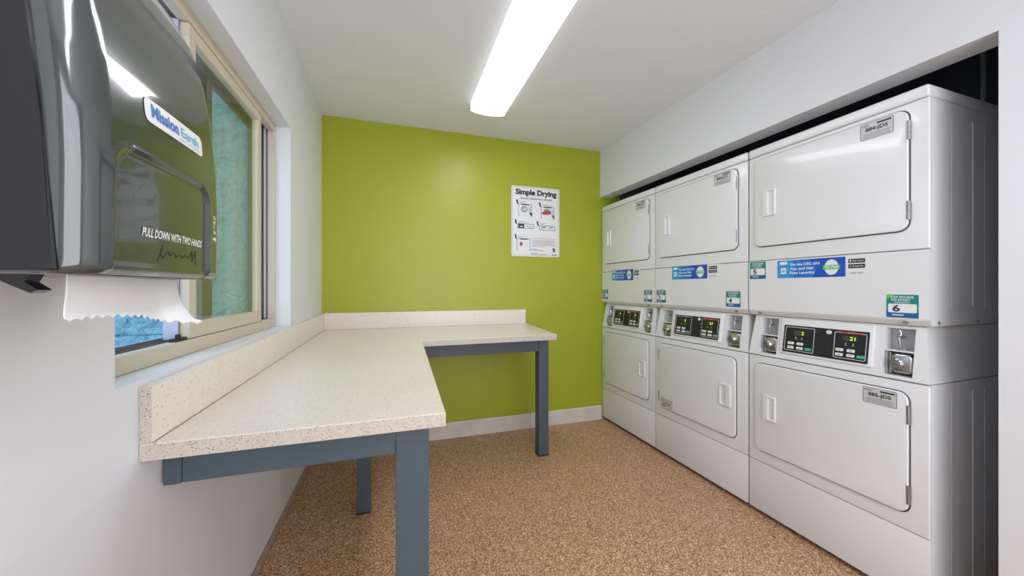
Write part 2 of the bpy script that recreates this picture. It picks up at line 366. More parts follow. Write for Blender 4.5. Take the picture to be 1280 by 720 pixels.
# ================================================================ STACKED DRYERS
PX, PY = 1.767, 2.828
ANG = math.atan2(-2.074, 0.029)
def dryer(off, W, cfg):
    s = W/0.676
    t = thing('stacked_dryer', (PX+off*math.cos(ANG), PY+off*math.sin(ANG), 0), ANG)
    tag(t, cfg['label'], 'dryer', 'stacked coin dryers along the right side')
    X = lambda u: u*s
    g_ = 0.002; DEP = 0.70
    # --- cabinets
    b = new(); box(b, g_, 0.020, 1.034, W-g_, DEP, 1.852, 0.004)
    sides = [(0.14, 0.285), (0.37, 0.515)]
    for a, c in sides:
        for sx, xx in ((1, W-g_), (-1, g_)):
            box(b, xx-0.0006, a, 1.10, xx+0.0006, c, 1.80); box(b, xx-0.0025, c-0.005, 1.10, xx+0.0025, c, 1.80, 0.002, 1)
    obj('upper_cabinet', b, M['enamel_side'], t)
    b = new(); box(b, g_, 0.020, 0.024, W-g_, DEP, 0.826, 0.004)
    for a, c in sides:
        for xx in (W-g_, g_): (box(b, xx-0.0006, a, 0.08, xx+0.0006, c, 0.79), box(b, xx-0.0025, c-0.005, 0.08, xx+0.0025, c, 0.79, 0.002, 1))
    obj('lower_cabinet', b, M['enamel_side'], t)
    b = new(); box(b, 0.02, 0.045, 0.0005, W-0.02, DEP-0.02, 0.024); obj('base', b, M['rubber'], t)
    b = new(); box(b, 0.0005, -0.004, 1.8545, W-0.0005, DEP+0.002, 1.898, 0.011, 3); obj('top_panel', b, M['enamel'], t, True)
    # --- front panels
    b = new(); box(b, 0.001, 0, 1.314, W-0.001, 0.019, 1.852, 0.005, 3); obj('upper_front_panel', b, M['enamel'], t, True)
    b = new(); prism(b, [(0.019, 1.311), (0.004, 1.311), (0.0, 1.306), (0.0, 1.060), (0.004, 1.052), (0.019, 1.034)], 0.001, W-0.001, 'x'); obj('control_cover', b, M['enamel'], t)
    b = new(); box(b, 0.001, 0, 0.280, W-0.001, 0.019, 0.824, 0.005, 3); obj('lower_front_panel', b, M['enamel'], t, True)
    b = new(); box(b, 0.001, 0.001, 0.026, W-0.001, 0.019, 0.277, 0.004, 2); obj('kick_panel', b, M['enamel'], t, True)
    for u in (0.06, 0.611):
        b = new(); cyl(b, (X(u), 0.003, 1.0455), 'y', 0.0065, 0.010, 12); obj('screw', b, M['steel'], t, True)
    for yy in (0.055, 0.315):
        b = new(); cyl(b, (W-g_+0.001, yy, 1.047), 'x', 0.0055, 0.005, 10); obj('screw', b, M['steel'], t, True)
    # --- doors
    def door(z0, z1, flip, u0, u1, name, hz):
        x0, x1 = X(u0), X(u1)
        b = new(); plate(b, x0-0.0035, z0-0.0045, x1+0.0045, z1+0.0035, 0.036, 0.001, -0.0012, 0); gk = obj('door_gap_shade', b, M['gap'], t)  # dark plate painted as the shade in the groove round the door
        b = new(); plate(b, x0, z0, x1, z1, 0.033, -0.0012, -0.010, 0.0035, 7)
        dr = obj(name, b, M['enamel'], t, True)
        hx0, hx1 = (X(0.085), X(0.148)) if not flip else (W-X(0.156), W-X(0.088))
        hz0, hz1 = hz
        b = new()                                       # moulded pull with a scooped grip
        hw = hx1-hx0; px0, px1 = (hx0+hw*0.40, hx1-0.005) if not flip else (hx0+0.005, hx1-hw*0.40)
        R = [(rr(hx0, hz0, hx1, hz1, 0.007), -0.0095), (rr(hx0+0.002, hz0+0.002, hx1-0.002, hz1-0.002, 0.006), -0.0175),
             (rr(px0, hz0+0.009, px1, hz1-0.009, 0.005), -0.0180), (rr(px0+0.003, hz0+0.014, px1-0.003, hz1-0.014, 0.004), -0.0105)]
        V_ = [[b.verts.new((p[0], yy, p[1])) for p in pts] for pts, yy in R]
        for A_, B_ in zip(V_, V_[1:]):
            for i_ in range(len(A_)): b.faces.new((A_[i_], A_[(i_+1) % len(A_)], B_[(i_+1) % len(A_)], B_[i_]))
        b.faces.new(V_[-1])
        obj('door_handle', b, M['enamel'], dr)
        hx = X(u1)+0.001 if not flip else x0-0.001
        for a, c in ((z1-0.115, z1-0.045), (z0+0.038, z0+0.107)):
            b = new()
            cyl(b, (hx, -0.008, (a+c)/2), 'z', 0.0042, c-a, 10)
            for q in (0.0, 0.34, 0.67): box(b, hx-0.006, -0.010, a+(c-a)*q+0.002, hx+0.006, -0.002, a+(c-a)*(q+0.32))
            obj('hinge', b, M['steel'], dr)
        return dr
    door(1.385, 1.832, False, 0.039, 0.622, 'upper_door', (1.533, 1.668))
    if cfg['lower_flip']: door(0.342, 0.787, True, 0.046, 0.612, 'lower_door', (0.506, 0.631))
    else: door(0.342, 0.787, False, 0.039, 0.622, 'lower_door', (0.507, 0.633))
    # --- coin console: sloped trapezoid with two recesses
    ZB, ZT = 0.830, 1.031
    def P(u, z, out=0.0):                               # point on the sloped face
        k = (z-ZB)/(ZT-ZB)
        uu = u if 0.05 < u < 0.63 else (0.0 + 0.020*k if u <= 0.05 else 0.676-0.020*k)
        return (X(uu), 0.0+0.028*k-out, z)
    us = [0.0, 0.055, 0.140, 0.545, 0.648-0.02, 0.676]
    us = [0.0, 0.056, 0.140, 0.545, 0.629, 0.676]
    zs = [ZB, 0.842, 1.020, ZT]
    b = new()
    V = {(i, j): b.verts.new(P(u, z)) for i, u in enumerate(us) for j, z in enumerate(zs)}
    for i in range(5):
        for j in range(3):
            if j == 1 and i in (1, 3): continue
            b.faces.new((V[i, j], V[i+1, j], V[i+1, j+1], V[i, j+1]))
    def back(p, d=0.055): return (p[0], p[1]+d, p[2])
    for i in (1, 3):
        c4 = [V[i, 1], V[i+1, 1], V[i+1, 2], V[i, 2]]
        B4 = [b.verts.new((v.co.x, 0.062, v.co.z)) for v in c4]
        for k in range(4): b.faces.new((c4[k], c4[(k+1) % 4], B4[(k+1) % 4], B4[k]))
        b.faces.new(B4)
    # closed sides, top, bottom, back
    bb = [b.verts.new(p) for p in ((g_, DEP-0.02, ZB), (W-g_, DEP-0.02, ZB), (W-g_, DEP-0.02, ZT), (g_, DEP-0.02, ZT))]
    b.faces.new([V[0, j] for j in range(4)]+[bb[3], bb[0]]); b.faces.new([V[5, j] for j in range(4)]+[bb[2], bb[1]])
    b.faces.new([V[i, 0] for i in range(6)]+[bb[1], bb[0]]); b.faces.new([V[i, 3] for i in range(6)]+[bb[2], bb[3]]); b.faces.new(bb)
    con = obj('coin_console', b, M['enamel'], t)
    # raised plateau with the black fascia, tilted with the slope
    tilt = math.atan2(0.028, ZT-ZB)
    def tilted(name, bm, m, parent, smooth=False):
        for v in bm.verts: v.co.y += (v.co.z-ZB)*math.tan(tilt)
        return obj(name, bm, m, parent, smooth)
    b = new(); plate(b, X(0.157), 0.858, X(0.514), 1.024, 0.006, 0.001, -0.007, 0.003); tilted('control_surround', b, M['enamel'], t, True)
    b = new(); plate(b, X(0.173), 0.868, X(0.501), 0.995, 0.003, -0.0065, -0.0085, 0); cp = tilted('control_panel', b, M['black'], t); tag(cp, 'black control panel')
    def shear(o):
        for v in o.data.vertices: v.co.y += (v.co.z-ZB)*math.tan(tilt)
        return o
    yF = -0.0088
    for (a, c, zl, zh) in ((0.180, 0.306, 0.877, 0.988), (0.382, 0.494, 0.877, 0.986)):
        b = new(); outline(b, X(a), zl, X(c), zh, 0.006, 0.0024, yF+0.0003, yF); tilted('control_outline', b, M['silver_line'], cp)
        mid = (a+c)/2
        tx = 0.018
        b = new(); plate(b, X(mid-0.024), 0.951, X(mid+0.024), 0.972, 0.001, yF+0.0003, yF-0.0004); tilted('display', b, M['display'], cp)
        shear(text(cfg['digits'][0 if a < 0.3 else 1], X(mid+0.000 if a > .3 else mid+0.009), 0.9545, X(mid+0.018), 0.9685, yF-0.0008, M['digits'], cp, 'digits', bold=-0.01))
        for du in (-0.014, 0.012):
            b = new(); plate(b, X(mid+du-0.004), 0.931, X(mid+du+0.004), 0.936, 0.001, yF+0.0003, yF); tilted('marking', b, M['grey_print'], cp)
            b = new(); plate(b, X(mid+du-0.0015), 0.938, X(mid+du+0.0015), 0.942, 0.001, yF+0.0003, yF); tilted('marking', b, M['white_print'], cp)
        for du, zz, mm in ((-0.034, 0.912, 'white_print'), (0.006, 0.912, 'white_print'), (-0.034, 0.892, 'white_print'), (0.006, 0.892, 'white_print'), (0.041, 0.892, 'green_key')):
            b = new(); plate(b, X(mid+du-0.0135), zz-0.0058, X(mid+du+0.0135), zz+0.0058, 0.003, yF+0.0003, yF-0.0022, 0.0008); kk = tilted('button', b, M[mm], cp)
            if mm == 'green_key': tag(kk, 'green start button')
        for du, zz in ((-0.034, 0.912), (0.006, 0.912), (-0.034, 0.892), (0.006, 0.892)):
            b = new(); plate(b, X(mid+du-0.006), zz-0.0012, X(mid+du+0.006), zz+0.0012, 0.0005, yF-0.0022, yF-0.0026); tilted('marking', b, M['grey_print'], cp)
    shear(text('Speed Queen', X(0.397), 0.979, X(0.482), 0.992, yF-0.0004, M['red_print'], cp, bold=0.03))
    b = new()
    pts = [(X(0.361)+0.0105*math.cos(a*math.pi/8), 0.980+0.0085*math.sin(a*math.pi/8)) for a in range(16)]
    prism(b, pts, yF-0.0003, yF+0.0003, 'y'); tilted('emblem', b, M['white_print'], cp)
    shear(text('Q', X(0.361)-0.004, 0.976, X(0.361)+0.004, 0.984, yF-0.0006, M['grey_print'], cp))
    # coin recesses: grey back plate, shelf, latch and chrome coin slide with a lock
    for k, (a, c) in enumerate(((0.056, 0.140), (0.545, 0.629))):
        xa, xc = X(a)+0.001, X(c)-0.001
        b = new(); box(b, xa, 0.058, 0.843, xc, 0.061, 1.019)
        cs = obj('coin_slot', b, M['slot_grey'], t)
        b = new(); box(b, xa, 0.013, 0.932, xc, 0.058, 0.9375); obj('shelf', b, M['enamel'], cs)
        b = new(); box(b, xa+0.001, 0.018, 0.845, xa+0.005, 0.056, 0.931); box(b, xa+0.008, 0.026, 0.846, xa+0.014, 0.050, 0.925); obj('bracket', b, M['slot_grey'], cs)
        mx_ = (xa+xc)/2
        b = new(); cyl(b, (mx_-0.004, 0.040, 0.985), 'y', 0.007, 0.035, 12); tube(b, [(mx_-0.004, 0.026, 0.985), (mx_-0.002, 0.024, 0.975), (mx_, 0.026, 0.955), (mx_+0.002, 0.03, 0.945)], 0.0045, 8)
        tube(b, [(mx_-0.004, 0.030, 1.012), (mx_, 0.030, 1.0), (mx_-0.004, 0.030, 0.988)], 0.0018, 6)
        box(b, mx_-0.014, 0.024, 0.9385, mx_+0.016, 0.045, 0.943, 0.001); obj('coin_latch', b, M['chrome'], cs, True)
        b = new(); box(b, xa+0.016, 0.030, 0.846, xc-0.001, 0.057, 0.929); obj('coin_box', b, M['gap'], cs)
        b = new(); plate(b, xa+0.019, 0.852, xc-0.004, 0.924, 0.016, 0.030, 0.013, 0.007, 5)
        obj('coin_slide', b, M['chrome'], cs, True)
        b = new(); cyl(b, (xa+0.036, 0.006, 0.887), 'y', 0.0185, 0.016, 24, 0.0165); obj('lock_ring', b, M['chrome'], cs, True)
        b = new(); cyl(b, (xa+0.036, -0.003, 0.887), 'y', 0.0100, 0.003, 20); obj('lock_core', b, M['steel'], cs, True)
        b = new(); box(b, xa+0.0352, -0.0052, 0.881, xa+0.0368, -0.004, 0.893); obj('keyhole', b, M['rubber'], cs)
    # --- stickers
    def tap(u0, u1, z0, z1, num):
        y = -0.0006
        b = new(); plate(b, X(u0), z0, X(u1), z1, 0.003, 0.0, y); st = obj('number_sticker', b, M['teal_print'], t)
        tag(st, 'teal and blue sticker with number ' + num)
        h = z1-z0; w_ = X(u1)-X(u0)
        flat(X(u0)+0.0005, z0+0.0005, X(u1)-0.0005, z0+h*0.34, y-0.0003, M['sticker_blue'], st, 'blue_field', 0.002)
        flat(X(u0)+w_*0.06, z0+h*0.22, X(u1)-w_*0.05, z0+h*0.60, y-0.0007, M['white_print'], st, 'number_field', 0.004)
        text(num, X(u0)+w_*0.20, z0+h*0.26, X(u0)+w_*0.44, z0+h*0.56, y-0.0011, M['navy_print'], st, bold=0.03)
        text('TAP PHONE\nTO START', X(u0)+w_*0.14, z0+h*0.72, X(u1)-w_*0.14, z0+h*0.94, y-0.0007, M['white_print'], st, bold=0.02)
        flat(X(u0)+w_*0.26, z0+h*0.645, X(u1)-w_*0.26, z0+h*0.668, y-0.0007, M['white_print'], st, 'print_line')
        flat(X(u0)+w_*0.18, z0+h*0.10, X(u0)+w_*0.55, z0+h*0.14, y-0.0007, M['white_print'], st, 'print_line')
        if num == '6':
            b = new(); prism(b, [(X(u0)+0.001, z1-0.001), (X(u0)+w_*0.32, z1-0.001), (X(u0)+0.001, z1-h*0.20)], y-0.0004, y+0.0001, 'y'); obj('green_corner', b, M['lime_print'], st)
    for a in cfg['taps']: tap(*a)
    # app banner
    y = -0.0006
    u0, u1, z0, z1 = cfg['banner']
    xa, xb = X(u0), X(u1); w_ = xb-xa; h = z1-z0
    b = new(); plate(b, xa, z0, xb, z1, 0.002, 0.0, y); st = obj('app_banner', b, M['banner_blue'], t); tag(st, 'blue app banner sticker')
    flat(xa+0.0004, z0+0.0004, xa+w_*0.27, z1-0.0004, y-0.0003, M['banner_cyan'], st, 'light_field')
    b = new(); prism(b, [(xa+w_*0.27, z0+0.0004), (xa+w_*0.33, z0+0.0004), (xa+w_*0.55, z0+0.0004), (xa+w_*0.62, z0+h*0.5), (xa+w_*0.50, z1-0.0004), (xa+w_*0.27, z1-0.0004)], y-0.0003, y, 'y'); obj('mid_field', b, M['banner_mid'], st)
    flat(xa+w_*0.035, z0+h*0.08, xa+w_*0.175, z1-h*0.08, y-0.0007, M['banner_cyan'], st, 'phone_body', 0.004)
    b = new(); outline(b, xa+w_*0.035, z0+h*0.04, xa+w_*0.175, z1-h*0.06, 0.005, 0.0016, y, y-0.0010); obj('phone_outline', b, M['aqua'], st)
    flat(xa+w_*0.042, z1-h*0.24, xa+w_*0.168, z1-h*0.08, y-0.0011, M['white_print'], st, 'phone_top', 0.003)
    flat(xa+w_*0.06, z0+h*0.22, xa+w_*0.15, z0+h*0.58, y-0.0011, M['white_print'], st, 'app_icon', 0.004)
    text('GO', xa+w_*0.072, z0+h*0.33, xa+w_*0.138, z0+h*0.47, y-0.0015, M['banner_mid'], st, bold=0.02)
    for i, s_ in enumerate(('Try the CSC GO', 'App and Get', 'Free Laundry')):
        text(s_, xa+w_*0.21, z0+h*(0.64-0.235*i), xa+w_*(0.21+(0.45, 0.36, 0.38)[i]), z0+h*(0.82-0.235*i), y-0.0008, M['white_print'], st, bold=0.03)
    cx = xa+w_*0.82; cz = z0+h*0.5
    b = new(); prism(b, [(cx+w_*0.092*(1+0.04*(a % 2))*math.cos(a*math.pi/18), cz+h*0.39*(1+0.04*(a % 2))*math.sin(a*math.pi/18)) for a in range(36)], y-0.0010, y-0.0002, 'y'); obj('badge', b, M['white_print'], st)
    flat(cx-w_*0.115, cz-h*0.11, cx+w_*0.115, cz+h*0.11, y-0.0014, M['lime_print'], st, 'badge_band', 0.001)
    text('TRY FREE', cx-w_*0.095, cz-h*0.06, cx+w_*0.095, cz+h*0.07, y-0.0018, M['white_print'], st, bold=0.03)
    # store badges
    xb2 = xb+X(0.010)
    b = new(); plate(b, xb+0.0005, z0, xb+X(0.076), z1, 0.001, 0.0, -0.0003); sb = obj('store_sticker', b, M['enamel'], t)
    for k, s_ in enumerate(('App Store', 'Google Play')):
        zz = z0+h*(0.66-0.26*k)
        flat(xb2, zz, xb2+X(0.056), zz+h*0.20, -0.0007, M['dark_print'], sb, 'badge', 0.002)
        text(s_, xb2+X(0.014), zz+h*0.05, xb2+X(0.051), zz+h*0.14, -0.0012, M['white_print'], sb)
        flat(xb2+X(0.005), zz+h*0.06, xb2+X(0.010), zz+h*0.15, -0.0012, M['white_print'] if k == 0 else M['lime_print'], sb, 'badge_icon', 0.001)
    text('CSC GO', xb2+X(0.006), z0+h*0.13, xb2+X(0.050), z0+h*0.20, -0.0007, M['dark_print'], sb)
    # data plates
    for (a, z0, c, z1, num, yy) in cfg['plates']:
        b = new(); plate(b, X(a), z0, X(c), z1, 0.004, yy+0.0004, yy); pl = obj('data_plate', b, M['paper_label'], t)
        tag(pl, 'silver number plate')
        b = new(); outline(b, X(a), z0, X(c), z1, 0.004, 0.0014, yy+0.0002, yy-0.0003); obj('plate_border', b, M['dark_print'], pl)
        h = z1-z0; w_ = X(c)-X(a)
        text(num, X(a)+w_*0.16, z0+h*0.40, X(a)+w_*0.84, z0+h*0.70, yy-0.0004, M['dark_print'], pl, bold=0.03)
        text('CSC', X(a)+w_*0.06, z0+h*0.78, X(a)+w_*0.28, z0+h*0.90, yy-0.0004, M['dark_print'], pl, bold=0.02)
        flat(X(a)+w_*0.52, z0+h*0.79, X(a)+w_*0.94, z0+h*0.89, yy-0.0004, M['dark_print'], pl, 'print_line')
        for q in (0.10, 0.20, 0.30): flat(X(a)+w_*0.10, z0+h*q, X(a)+w_*0.90, z0+h*(q+0.035), yy-0.0004, M['grey_print'], pl, 'print_line')
        if cfg['lower_flip'] and z0 < 1:                    # plate turned upside down with its reversed door
            for o_p in [pl]+[q_ for q_ in C.objects if q_.parent == pl]:
                for v in o_p.data.vertices: v.co.x = X(a)+X(c)-v.co.x; v.co.z = z0+z1-v.co.z
    return t
yd = -0.0105
dryer(0.0, 0.679, dict(label='stacked white dryer farthest away beside the green wall, stickers 1 and 2', lower_flip=True, digits=('2', '21'),
      taps=[(0.009, 0.092, 1.076, 1.158, '1'), (0.561, 0.649, 1.072, 1.158, '2')], banner=(0.153, 0.435, 1.235, 1.322), plates=[(0.479, 1.768, 0.586, 1.832, '880-JDS', yd)]))
dryer(0.684, 0.706, dict(label='middle stacked white dryer with stickers 3 and 4', lower_flip=True, digits=('2', '21'),
      taps=[(0.014, 0.099, 1.072, 1.158, '3'), (0.550, 0.636, 1.068, 1.154, '4')], banner=(0.157, 0.428, 1.230, 1.314), plates=[(0.485, 1.766, 0.585, 1.830, '882-JDS', yd), (0.064, 0.352, 0.168, 0.410, '883-JDS', yd)]))
dryer(1.396, 0.678, dict(label='nearest stacked white dryer with stickers 5 and 6, side panel showing', lower_flip=False, digits=('2', '21'),
      taps=[(0.007, 0.091, 1.220, 1.308, '5'), (0.558, 0.647, 1.062, 1.148, '6')], banner=(0.149, 0.427, 1.221, 1.305), plates=[(0.483, 1.762, 0.583, 1.827, '884-JDS', yd), (0.491, 0.720, 0.593, 0.781, '885-JDS', yd)]))
# duct and pipe behind the dryers, seen over the nearest one
b = new(); tube(b, [(2.30, 1.02, 1.9005), (2.30, 1.02, 1.925), (2.33, 1.02, 1.955), (2.40, 1.02, 1.965), (2.63, 1.02, 1.965)], 0.045, 16)
tag(obj('exhaust_duct', b, M['galv'], smooth=True), 'grey exhaust duct bend on top of the nearest dryer', 'duct')
b = new(); tube(b, [(2.55, 0.90, 1.9), (2.55, 0.90, ZC-0.013)], 0.008, 10)
tag(obj('pipe', b, M['slot_grey'], smooth=True), 'thin vertical pipe in the dark recess above the nearest dryer', 'pipe')

# ================================================================ SIGN ON THE GREEN WALL
sg = tag(thing('instruction_sign', (0.911, YB, 1.437)), 'white Simple Drying instruction sign on the green wall', 'sign')
SW, SH = 0.434, 0.585
b = new(); plate(b, 0, 0, SW, SH, 0.014, -0.0008, -0.0045, 0.001); obj('board', b, M['white_print'], sg)
b = new(); outline(b, 0.010, 0.010, SW-0.010, SH-0.010, 0.008, 0.002, -0.0045, -0.0049); obj('border', b, M['grey_print'], sg)
y = -0.0050
text('Simple Drying', 0.035, 0.500, 0.407, 0.562, y, M['dark_print'], sg, bold=0.05)
text('SINGLE-LOAD/STACK DRYERS', 0.080, 0.478, 0.362, 0.492, y, M['dark_print'], sg, bold=0.02)
def q(px, py):   # sign picture coordinates measured in the close-up
    x = (px-128)/(548-128)*SW; top = 48+(px-128)*0.086; bot = 662+(px-128)*0.014
    return x, SH*(bot-py)/(bot-top)
def picture(px, py, sc, kind):
    x, z = q(px, py)                       # centre
    p = obj('picture', (lambda bb: (outline(bb, x-0.062*sc, z-0.050, x+0.062*sc, z+0.050, 0.008, 0.0055, y+0.0003, y-0.0002), bb)[1])(new()) if kind < 3 else
            (lambda bb: (outline(bb, x-0.075, z-0.021, x+0.075, z+0.021, 0.006, 0.0055, y+0.0003, y-0.0002), bb)[1])(new()), M['sketch_blue'], sg)
    if kind < 3:
        flat(x-0.046, z-0.062, x+0.046, z+0.044, y-0.0004, M['white_print'], p, 'machine_drawing', 0.005)
        flat(x-0.030, z+0.040, x+0.036, z+0.050, y-0.0008, M['dark_print'], p, 'machine_drawing', 0.002)
        b = new(); prism(b, [(x-0.006+0.030*math.cos(a*math.pi/10), z+0.006+0.026*math.sin(a*math.pi/10)) for a in range(20)], y-0.0010, y, 'y'); obj('machine_drawing', b, M['grey_print'] if kind != 2 else M['white_print'], p)
        if kind == 0:
            b = new(); prism(b, [(x-0.002+0.021*math.cos(a*math.pi/10), z+0.006+0.018*math.sin(a*math.pi/10)) for a in range(20)], y-0.0014, y, 'y'); obj('machine_drawing', b, M['silver_line'], p)
            b = new(); prism(b, [(x+0.046+0.016*math.cos(a*math.pi/10), z-0.004+0.034*math.sin(a*math.pi/10)) for a in range(20)], y-0.0016, y, 'y'); obj('machine_drawing', b, M['silver_line'], p)
            b = new(); prism(b, [(x+0.040, z-0.03), (x+0.064, z-0.056), (x+0.064, z-0.03), (x+0.050, z-0.012)], y-0.0019, y, 'y'); obj('machine_drawing', b, M['dark_print'], p)
        if kind == 1:
            b = new(); prism(b, [(x-0.060, z-0.006), (x-0.03, z-0.022), (x+0.014, z-0.004), (x+0.012, z+0.014), (x-0.03, z+0.010)], y-0.0016, y, 'y'); obj('clothes_drawing', b, M['red_print'], p)
            b = new(); prism(b, [(x+0.006, z-0.012), (x+0.030, z-0.012), (x+0.030, z+0.014), (x+0.008, z+0.020)], y-0.0014, y, 'y'); obj('clothes_drawing', b, M['sticker_blue'], p)
            b = new(); prism(b, [(x+0.046+0.016*math.cos(a*math.pi/10), z-0.004+0.034*math.sin(a*math.pi/10)) for a in range(20)], y-0.0016, y, 'y'); obj('machine_drawing', b, M['silver_line'], p)
            b = new(); prism(b, [(x+0.044, z-0.03), (x+0.064, z-0.056), (x+0.064, z-0.03), (x+0.052, z-0.012)], y-0.0019, y, 'y'); obj('machine_drawing', b, M['dark_print'], p)
        if kind == 2:
            b = new(); prism(b, [(x-0.034, z-0.012), (x-0.014, z-0.014), (x-0.006, z+0.010), (x-0.022, z+0.024), (x-0.034, z+0.012)], y-0.0016, y, 'y'); obj('clothes_drawing', b, M['red_print'], p)
    elif kind == 3:
        flat(x-0.066, z-0.017, x-0.012, z+0.019, y-0.0006, M['dark_print'], p, 'machine_drawing', 0.002)
        flat(x-0.050, z-0.009, x-0.024, z+0.002, y-0.0010, M['silver_line'], p, 'machine_drawing', 0.002)
        for k in range(3): flat(x+0.008+0.019*k, z-0.008, x+0.020+0.019*k, z+0.001, y-0.0006, M['grey_print'], p, 'machine_drawing', 0.003)
    else:
        for k in range(2):
            b = new(); prism(b, [(x-0.060+0.068*k, z-0.006), (x-0.010+0.068*k, z+0.004), (x-0.016+0.068*k, z+0.014), (x-0.054+0.068*k, z+0.006)], y-0.0008, y, 'y'); obj('machine_drawing', b, M['grey_print'], p)
    # little pointing hand and dark text mark at the upper left
    dx, dz = (-0.070, 0.070) if kind < 3 else (-0.088, 0.040)
    b = new(); prism(b, [(x+dx-0.010, z+dz+0.012), (x+dx+0.003, z+dz+0.014), (x+dx+0.009, z+dz-0.008), (x+dx+0.010, z+dz-0.026), (x+dx-0.003, z+dz-0.022), (x+dx-0.006, z+dz-0.004)], y-0.0007, y, 'y'); obj('step_mark', b, M['dark_print'], p)
    for k, wdt in enumerate((0.055, 0.09 if kind in (1, 3) else 0.03)):
        flat(x+dx+0.025, z+dz-0.003-0.009*k, x+dx+0.025+wdt, z+dz-0.0005-0.009*k, y-0.0004, M['grey_print'], p, 'print_line')
picture(243, 262, 1.0, 0); picture(440, 285, 1.0, 1); picture(248, 402, 1.0, 3); picture(438, 418, 1.0, 4); picture(230, 560, 1.0, 2)
x, z = q(306, 508)
text('To prevent fires, do not dry', x, z-0.006, x+0.222, z+0.006, y, M['orange_print'], sg, bold=0.02)
for k, (px, wd, mm) in enumerate(((306, .20, 'grey_print'), (306, .225, 'orange_print'), (306, .19, 'grey_print'), (306, .21, 'grey_print'), (306, .225, 'orange_print'), (306, .12, 'grey_print'))):
    x, z = q(px, 524+k*10); flat(x, z-0.0015, x+wd, z+0.0015, y, M[mm], sg, 'print_line')
for (py, wd) in ((600, .06), (610, .12), (635, .06), (645, .15)):
    x, z = q(294, py); flat(x, z-0.0015, x+wd, z+0.0015, y, M['dark_print'], sg, 'print_line')
b = new(); x, z = q(496, 605); prism(b, [(x-0.012, z+0.018), (x-0.002, z+0.008), (x+0.012, z+0.018), (x+0.010, z-0.006), (x+0.014, z-0.018), (x-0.010, z-0.018), (x-0.004, z-0.002), (x-0.014, z+0.006)], y-0.0004, y, 'y'); obj('emblem', b, M['dark_print'], sg)
x, z = q(480, 648); text('CSC', x, z-0.006, x+0.045, z+0.007, y, M['dark_print'], sg, bold=0.03)

# ================================================================ PAPER TOWEL DISPENSER
dp = tag(thing('towel_dispenser', (WL, 0.615, 0), math.radians(90)), 'large glossy smoke-grey paper towel dispenser on the left wall', 'dispenser')
prof = [(1.188, 0.196), (1.192, 0.203), (1.20, 0.205), (1.30, 0.206), (1.36, 0.204), (1.42, 0.199), (1.46, 0.194), (1.508, 0.187), (1.545, 0.178), (1.575, 0.167), (1.61, 0.148), (1.64, 0.123), (1.665, 0.092), (1.68, 0.06), (1.688, 0.02)]
def depth(z):
    for (a, da), (c, dc) in zip(prof, prof[1:]):
        if z <= c: return da+(dc-da)*max(0, (z-a)/(c-a))
    return prof[-1][1]
def sstep(a, c, v):
    k = max(0, min(1, (v-a)/(c-a))); return k*k*(3-2*k)
HX, RC = 0.146, 0.030
def recess(x, z):
    """depth of the sunk lower window"""
    r = 0.028; cx, cz = -0.010, 1.10; hx, hz = 0.101, 0.232
    if x < -0.05: x += 0.004*(1-min(1, (z-1.19)/0.14))
    qx, qz = abs(x-cx)-hx+r, abs(z-cz)-hz+r
    d = math.hypot(max(qx, 0), max(qz, 0))+min(max(qx, qz), 0)-r      # signed distance
    return 0.0042*sstep(0.001, -0.005, d) - 0.0012*math.exp(-((d-0.003)/0.003)**2)
zl = [1.188, 1.190, 1.193, 1.197] + [1.20+0.0045*i for i in range(106)] + [1.680, 1.684, 1.688]
b = new(); rings = []
for z in zl:
    d = depth(z); rc = min(RC, d*0.9)
    shr = 0.004*sstep(1.55, 1.69, z)
    hx = HX-shr*3
    loop = [(-hx, -0.03 if d > 0.05 else -0.001)]
    for i in range(1, 7): loop.append((-hx, -0.03-(d-rc-0.03)*i/7 if d-rc > 0.03 else -0.001-(d-rc)*i/7))
    for i in range(9):
        a = math.radians(180+90*i/8); loop.append((-hx+rc+rc*math.cos(a), -(d-rc)+rc*math.sin(a)))
    nx = 78
    for i in range(1, nx):
        x = -hx+rc+(2*hx-2*rc)*i/nx; loop.append((x, -d))
    for i in range(9):
        a = math.radians(270+90*i/8); loop.append((hx-rc+rc*math.cos(a), -(d-rc)+rc*math.sin(a)))
    for i in range(6, 0, -1): loop.append((hx, -0.03-(d-rc-0.03)*i/7 if d-rc > 0.03 else -0.001-(d-rc)*i/7))
    loop.append((hx, -0.03 if d > 0.05 else -0.001))
    out = []
    for x, yy in loop:
        if yy < -(d-0.012): yy += recess(x, z) if z > 1.1975 else recess(x, z)*0.6; yy -= 0.004*(1-(x/hx)**2)
        out.append(b.verts.new((x, yy, z)))
    rings.append(out)
for A, B in zip(rings, rings[1:]):
    for i in range(len(A)-1): b.faces.new((A[i], A[i+1], B[i+1], B[i]))
b.faces.new(rings[-1])
cv = obj('cover', b, M['smoke'], dp, True); tag(cv, 'glossy smoke-grey hinged cover')
def front(x, z): return -depth(z)+recess(x, z)-0.004*(1-(x/HX)**2)
b = new(); prism(b, [(-0.138, -0.001), (0.138, -0.001), (0.138, -0.185), (-0.138, -0.185)], 1.200, 1.66-0.12)
prism(b, [(-0.138, -0.001), (0.138, -0.001), (0.138, -0.12), (-0.138, -0.12)], 1.5401, 1.64); obj('housing', b, M['smoke_dark'], dp)
